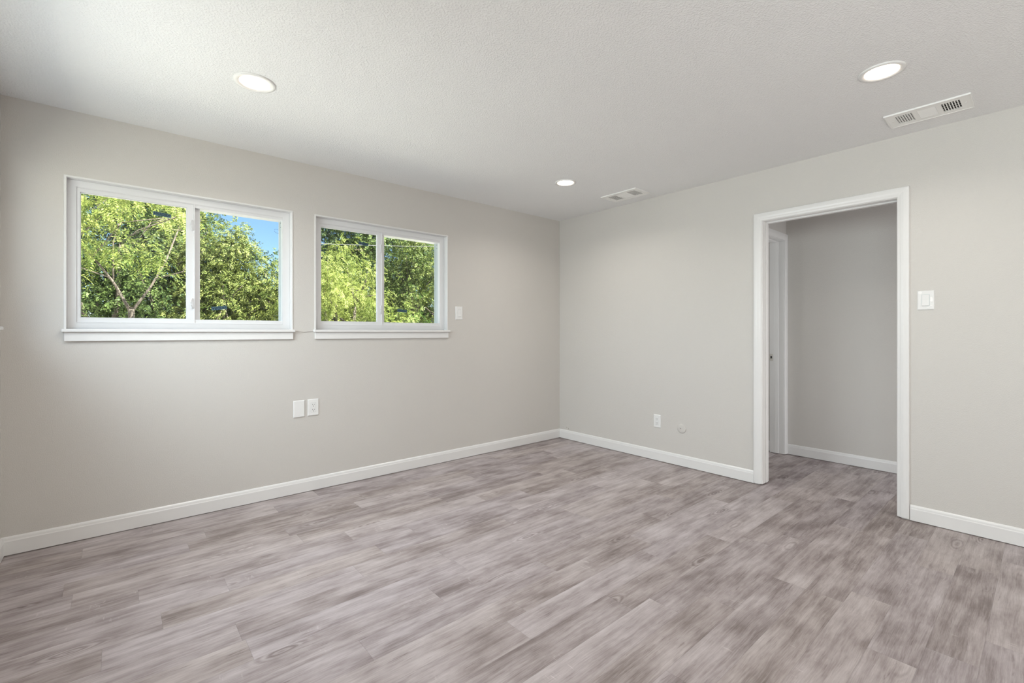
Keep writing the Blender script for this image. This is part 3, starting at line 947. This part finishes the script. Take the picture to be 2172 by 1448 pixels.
def foliage(name, rng, centers, radii, n_leaves, leaf_len, leaflets, mat, parent, tint_base=0.5, droop=0.5, lw=0.34, tint=None):
    """compound leaves: each a drooping rachis with paired leaflets"""
    C_ = np.repeat(centers, n_leaves, axis=0)
    R_ = np.repeat(radii, n_leaves)[:, None]
    N = len(C_)
    d = rng.normal(size=(N, 3)); d /= np.linalg.norm(d, axis=1)[:, None]
    rr = rng.random((N, 1)) ** 0.45
    base = C_ + d * R_ * rr * np.array([1, 1, 0.72])
    out = d + np.array([0, 0, -droop]) + rng.normal(size=(N, 3)) * 0.35
    out /= np.linalg.norm(out, axis=1)[:, None]
    up = np.array([0, 0, 1.0]) + rng.normal(size=(N, 3)) * 0.45
    side = np.cross(out, up); side /= np.linalg.norm(side, axis=1)[:, None] + 1e-9
    nrm = np.cross(side, out)
    k = leaflets
    if k > 1:
        idx = np.arange(k)
        t = (idx // 2 + 0.5) / (k / 2)
        sg = np.where(idx % 2 == 0, 1.0, -1.0)
        rl = leaf_len * (k / 2) * 0.50
        o = base[:, None, :] + out[:, None, :] * (t * rl)[None, :, None] - np.array([0, 0, 1.0]) * (t ** 2 * rl * 0.30)[None, :, None]
        ld = side[:, None, :] * sg[None, :, None] + out[:, None, :] * 0.55 + np.array([0, 0, -0.25]) + rng.normal(size=(N, k, 3)) * 0.16
    else:
        o = base[:, None, :]; ld = out[:, None, :]
    ld = ld / np.linalg.norm(ld, axis=2)[:, :, None]
    nn = np.repeat(nrm[:, None, :], k, axis=1) + rng.normal(size=(N, k, 3)) * 0.35
    wv = np.cross(ld, nn); wv /= np.linalg.norm(wv, axis=2)[:, :, None] + 1e-9
    ln = leaf_len * rng.uniform(0.75, 1.2, size=(N, k, 1))
    p0 = o; p2 = o + ld * ln
    mid = o + ld * ln * 0.42
    fold = np.cross(wv, ld) * ln * 0.06
    p1 = mid + wv * ln * lw * 0.5 + fold; p3 = mid - wv * ln * lw * 0.5 + fold
    V = np.stack([p0, p1, p2, p3], axis=2).reshape(-1, 3)
    org = wloc(parent)
    V = V - np.array([org.x, org.y, org.z])
    nf = N * k
    me = bpy.data.meshes.new(name)
    me.vertices.add(nf * 4); me.loops.add(nf * 4); me.polygons.add(nf)
    me.vertices.foreach_set('co', V.astype(np.float32).ravel())
    me.loops.foreach_set('vertex_index', np.arange(nf * 4, dtype=np.int32))
    me.polygons.foreach_set('loop_start', np.arange(0, nf * 4, 4, dtype=np.int32))
    me.update(calc_edges=True)
    a = me.attributes.new('tint', 'FLOAT', 'FACE')
    tc = np.repeat(rng.normal(size=len(centers)) * 0.22, n_leaves)[:, None]
    tv = np.clip(tint_base + tc + rng.normal(size=(N, k)) * 0.22, 0, 1)
    a.data.foreach_set('value', tv.astype(np.float32).ravel())
    me.materials.append(mat)
    o = bpy.data.objects.new(name, me); COL.objects.link(o); o.parent = parent
    return o

def tree(seed, x, y, height, radius, z_low, label, mat, clusters=120, cl_r=0.45, leaves=14, leaf_len=0.07, leaflets=11,
         tint=0.5, lw=0.34, trunk_r=0.08, fork=None, shape='round', crown_shift=(0, 0), branch_paths=None, name='leafy_tree', droop=0.5, lean=(0, 0), shell=0.5):
    rng = np.random.default_rng(seed)
    root = empty(name, (x, y, GZ))
    tag(root, label, 'tree')
    zc0, zc1 = z_low, height
    cz = (zc0 + zc1) / 2; rz = (zc1 - zc0) / 2
    cs = []
    while len(cs) < clusters:
        p = rng.uniform(-1, 1, 3)
        q = np.linalg.norm(p)
        if q > 1 or q < shell * rng.random(): continue
        # lumpy outline, narrower towards the top when conical
        k = 1.0
        if shape == 'cone': k = 1.05 - 0.75 * (p[2] + 1) / 2
        if shape == 'column': k = 1.0; 
        cs.append((x + crown_shift[0] + p[0] * radius * k + lean[0] * (p[2] + 1) / 2, y + crown_shift[1] + p[1] * radius * k + lean[1] * (p[2] + 1) / 2, cz + p[2] * rz))
    cs = np.array(cs)
    rd = rng.uniform(0.65, 1.2, len(cs)) * cl_r
    fk = fork if fork is not None else GZ + (z_low - GZ) * 0.9 + 0.25
    mb = MB()
    tr = trunk_r
    mb.tube([(x, y, GZ - 0.05), (x + 0.01, y, GZ + 0.3 * (fk - GZ)), (x - 0.004, y, fk), (x, y, fk + tr * 0.5), (x, y, fk + tr * 0.8)], [tr * 1.25, tr, tr * 0.95, tr * 0.85, tr * 0.60], 12)
    if branch_paths:
        for pts, r0, r1 in branch_paths:
            mb.tube([(x + a, y + b, c) for a, b, c in pts], [r0 + (r1 - r0) * i / (len(pts) - 1) for i in range(len(pts))], 9)
    nb = 9
    sel = cs[rng.permutation(len(cs))[:min(len(cs), 46)]]
    heads = []
    for i in range(5):
        a = 2 * PI * i / 5 + rng.random()
        hp = np.array([x + math.cos(a) * radius * 0.42, y + math.sin(a) * radius * 0.42, fk + (height - fk) * rng.uniform(0.35, 0.6)])
        heads.append(hp)
        if not branch_paths:
            mp = np.array([x, y, fk]) * 0.5 + hp * 0.5 + rng.normal(size=3) * 0.06
            mb.tube([(x, y, fk - 0.08), tuple(mp), tuple(hp)], [tr * 0.7, tr * 0.5, tr * 0.34], 8)
    if branch_paths: heads = [np.array([x + pts[-1][0], y + pts[-1][1], pts[-1][2]]) for pts, r0, r1 in branch_paths]
    for c in sel:
        hp = min(heads, key=lambda h: np.linalg.norm(h - c))
        mp = (hp + c) / 2 + rng.normal(size=3) * 0.07 + np.array([0, 0, 0.05])
        mb.tube([tuple(hp), tuple(mp), tuple(c)], [tr * 0.26, tr * 0.17, tr * 0.07], 5)
    mb.build('trunk', M['bark'], root)
    foliage('foliage', rng, cs, rd, leaves, leaf_len, leaflets, mat, root, tint, droop, lw)
    return root

def ray_at(px, Y):
    a = (px - 1086.0) / 979
    dx, dy = 0.6515035 + a * 0.7586456, 0.7586456 - a * 0.6515035
    t = (Y - CY) / dy
    return CX + t * dx

# the near tree with the forked trunk
tx = ray_at(279, 5.0)
tree(11, tx, 5.0, 4.5, 1.55, 1.84, 'young tree with a pale forked trunk seen through the wide window, left pane', M['leaf_light'],
     clusters=165, cl_r=0.27, leaves=25, leaf_len=0.050, leaflets=11, tint=0.62, trunk_r=0.040, fork=1.52, droop=0.65, shell=0.2, lean=(-0.35, 0),
     crown_shift=(-0.55, -0.40),
     branch_paths=[([(0, 0, 1.46), (-0.09, 0.02, 1.66), (-0.20, 0.05, 1.90), (-0.42, 0.1, 2.25), (-0.95, 0.1, 2.8)], 0.024, 0.009),
                   ([(0, 0, 1.48), (0.08, 0.0, 1.62), (0.22, 0.05, 1.86), (0.40, 0.1, 2.25), (0.60, 0.2, 2.9)], 0.022, 0.009),
                   ([(-0.20, 0.05, 1.90), (-0.20, 0.3, 2.5), (0.0, 0.4, 3.4)], 0.012, 0.006),
                   ([(-0.24, 0.05, 1.96), (-0.8, -0.2, 2.15), (-1.4, -0.2, 2.5)], 0.008, 0.004),
                   ([(0.28, 0.05, 1.98), (0.6, -0.1, 2.10), (0.75, -0.1, 2.5)], 0.008, 0.004),
                   ([(-0.42, 0.1, 2.25), (-0.1, -0.3, 2.7), (0.5, -0.4, 2.85)], 0.010, 0.005),
                   ([(-0.60, 0.1, 2.45), (-0.3, -0.4, 2.75), (0.1, -0.5, 3.2)], 0.010, 0.005)])
# mid row behind the wide window
tree(21, ray_at(500, 8.4), 8.4, 3.78, 1.05, 0.2, 'yellow-green pointed tree against the blue sky in the wide window', M['leaf_mid'],
     clusters=150, cl_r=0.30, leaves=32, leaf_len=0.053, leaflets=9, tint=0.62, shape='cone', lw=0.42)
tree(22, ray_at(425, 8.8), 8.8, 3.78, 0.60, 0.3, 'yellow-green tree behind the meeting stile of the wide window', M['leaf_mid'],
     clusters=120, cl_r=0.32, leaves=32, leaf_len=0.053, leaflets=9, tint=0.55, lw=0.42)
tree(23, ray_at(575, 8.2), 8.2, 3.12, 0.85, 0.2, 'low yellow-green tree at the right edge of the wide window', M['leaf_mid'],
     clusters=120, cl_r=0.32, leaves=32, leaf_len=0.053, leaflets=9, tint=0.55, lw=0.42)
# dark trees further back, left
tree(31, ray_at(215, 9.5), 9.5, 5.6, 1.7, 0.4, 'shaded dark green tree behind the forked tree, further left', M['leaf_dark'],
     clusters=230, cl_r=0.45, leaves=36, leaf_len=0.062, leaflets=7, tint=0.45, lw=0.45)
tree(32, ray_at(325, 10.2), 10.2, 5.2, 1.35, 0.4, 'shaded dark green tree behind the forked tree, further right', M['leaf_dark'],
     clusters=220, cl_r=0.45, leaves=36, leaf_len=0.062, leaflets=7, tint=0.45, lw=0.45)
# behind the smaller window
tree(41, ray_at(712, 6.2), 6.2, 3.05, 0.95, 0.2, 'pale bright tree with feathery fronds in the left pane of the smaller window', M['leaf_light'],
     clusters=120, cl_r=0.34, leaves=42, leaf_len=0.044, leaflets=13, tint=0.62, lw=0.30, droop=0.7)
tree(42, ray_at(648, 7.6), 7.6, 3.0, 0.80, 0.2, 'bright feathery tree hidden mostly by the wall between the windows', M['leaf_light'],
     clusters=90, cl_r=0.34, leaves=27, leaf_len=0.062, leaflets=13, tint=0.70, lw=0.30, droop=0.7)
tree(43, ray_at(900, 7.8), 7.8, 4.2, 1.15, 0.2, 'dense green tree in the right pane of the smaller window', M['leaf_mid'],
     clusters=210, cl_r=0.36, leaves=36, leaf_len=0.053, leaflets=7, tint=0.40, lw=0.50)
tree(44, ray_at(845, 5.6), 5.6, 1.85, 0.42, 0.1, 'small sunlit bush low in the right pane of the smaller window', M['leaf_light'],
     clusters=40, cl_r=0.24, leaves=32, leaf_len=0.053, leaflets=9, tint=0.55, lw=0.50, trunk_r=0.03, name='leafy_bush')
tree(45, ray_at(800, 9.6), 9.6, 6.0, 1.8, 0.3, 'tall dark green tree behind the feathery tree of the smaller window', M['leaf_dark'],
     clusters=260, cl_r=0.46, leaves=36, leaf_len=0.062, leaflets=7, tint=0.55, lw=0.45)
tree(46, ray_at(738, 10.4), 10.4, 5.6, 1.35, 0.3, 'tall dark green tree at the left edge of the smaller window', M['leaf_dark'],
     clusters=220, cl_r=0.46, leaves=36, leaf_len=0.062, leaflets=7, tint=0.60, lw=0.45)
tree(47, ray_at(930, 10.4), 10.4, 6.2, 2.0, 0.3, 'tall dark green tree at the right edge of the smaller window', M['leaf_dark'],
     clusters=240, cl_r=0.50, leaves=36, leaf_len=0.062, leaflets=7, tint=0.45, lw=0.45)
tree(48, ray_at(1080, 9.6), 9.6, 6.2, 1.9, 0.3, 'dark green tree beyond the right of the smaller window', M['leaf_dark'],
     clusters=170, cl_r=0.50, leaves=32, leaf_len=0.062, leaflets=7, tint=0.45, lw=0.45)
# low hedge closing the horizon
def hedge(seed, x0, x1, y0, y1, label):
    rng = np.random.default_rng(seed)
    mx, my = (x0 + x1) / 2, (y0 + y1) / 2
    root = empty('garden_hedge', (mx, my, GZ)); tag(root, label, 'hedge')
    n = int(24 * max(x1 - x0, y1 - y0))
    cs = np.stack([rng.uniform(x0, x1, n), rng.uniform(y0, y1, n), rng.uniform(GZ + 0.2, 2.55, n)], axis=1)
    mb = MB()
    k = int(max(x1 - x0, y1 - y0))
    for i in range(k):
        t = (i + 0.5) / k
        px, py = (x0 + (x1 - x0) * t, my) if x1 - x0 > y1 - y0 else (mx, y0 + (y1 - y0) * t)
        mb.tube([(px, py, GZ - 0.05), (px + 0.1, py, 1.6)], [0.06, 0.03], 7)
    mb.build('stem', M['bark'], root)
    foliage('foliage', rng, cs, rng.uniform(0.35, 0.6, n), 44, 0.08, 8, M['leaf_dark'], root, 0.4, 0.4, 0.5)
hedge(77, -9, 13, 12.3, 13.6, 'long dark hedge closing the garden behind the trees')
hedge(78, -13.6, -12.4, -10, 9, 'dark hedge on the side of the house beyond the side windows, out of the photo')

# overhead cable and its two poles
for px, lab in ((636, 'slim wooden pole carrying the cable, hidden behind the wall between the windows'),
                (1010, 'slim wooden pole carrying the cable, right of the smaller window')):
    X = ray_at(px, 5.0)
    r = empty('cable_pole', (X, 5.0, GZ)); tag(r, lab, 'pole', 'cable poles')
    mb = MB(); mb.lathe((X, 5.0, GZ - 0.05), [(0.07, 0.0), (0.06, 3.85), (0.0, 3.88)], 16); mb.build('shaft', M['wood_pole'], r)
    mb = MB(); mb.lathe((X, 4.92, (2.750 if px == 636 else 3.168) - 0.035), [(0.03, 0), (0.035, 0.03), (0.025, 0.05), (0, 0.055)], 14)
    mb.build('insulator', M['wire'], r)
X0, X1 = ray_at(636, 4.92), ray_at(1010, 4.92)
pts = []
for i in range(25):
    t = i / 24
    pts.append((X0 + (X1 - X0) * t, 4.92, 2.750 + (3.155 - 2.750) * t - 0.03 * 4 * t * (1 - t)))
mb = MB(); mb.tube(pts, 0.0048, 8)
tag(mb.build('overhead_cable', M['wire'], None, loc=pts[0]), 'thin pale overhead cable crossing the view in the smaller window', 'cable')
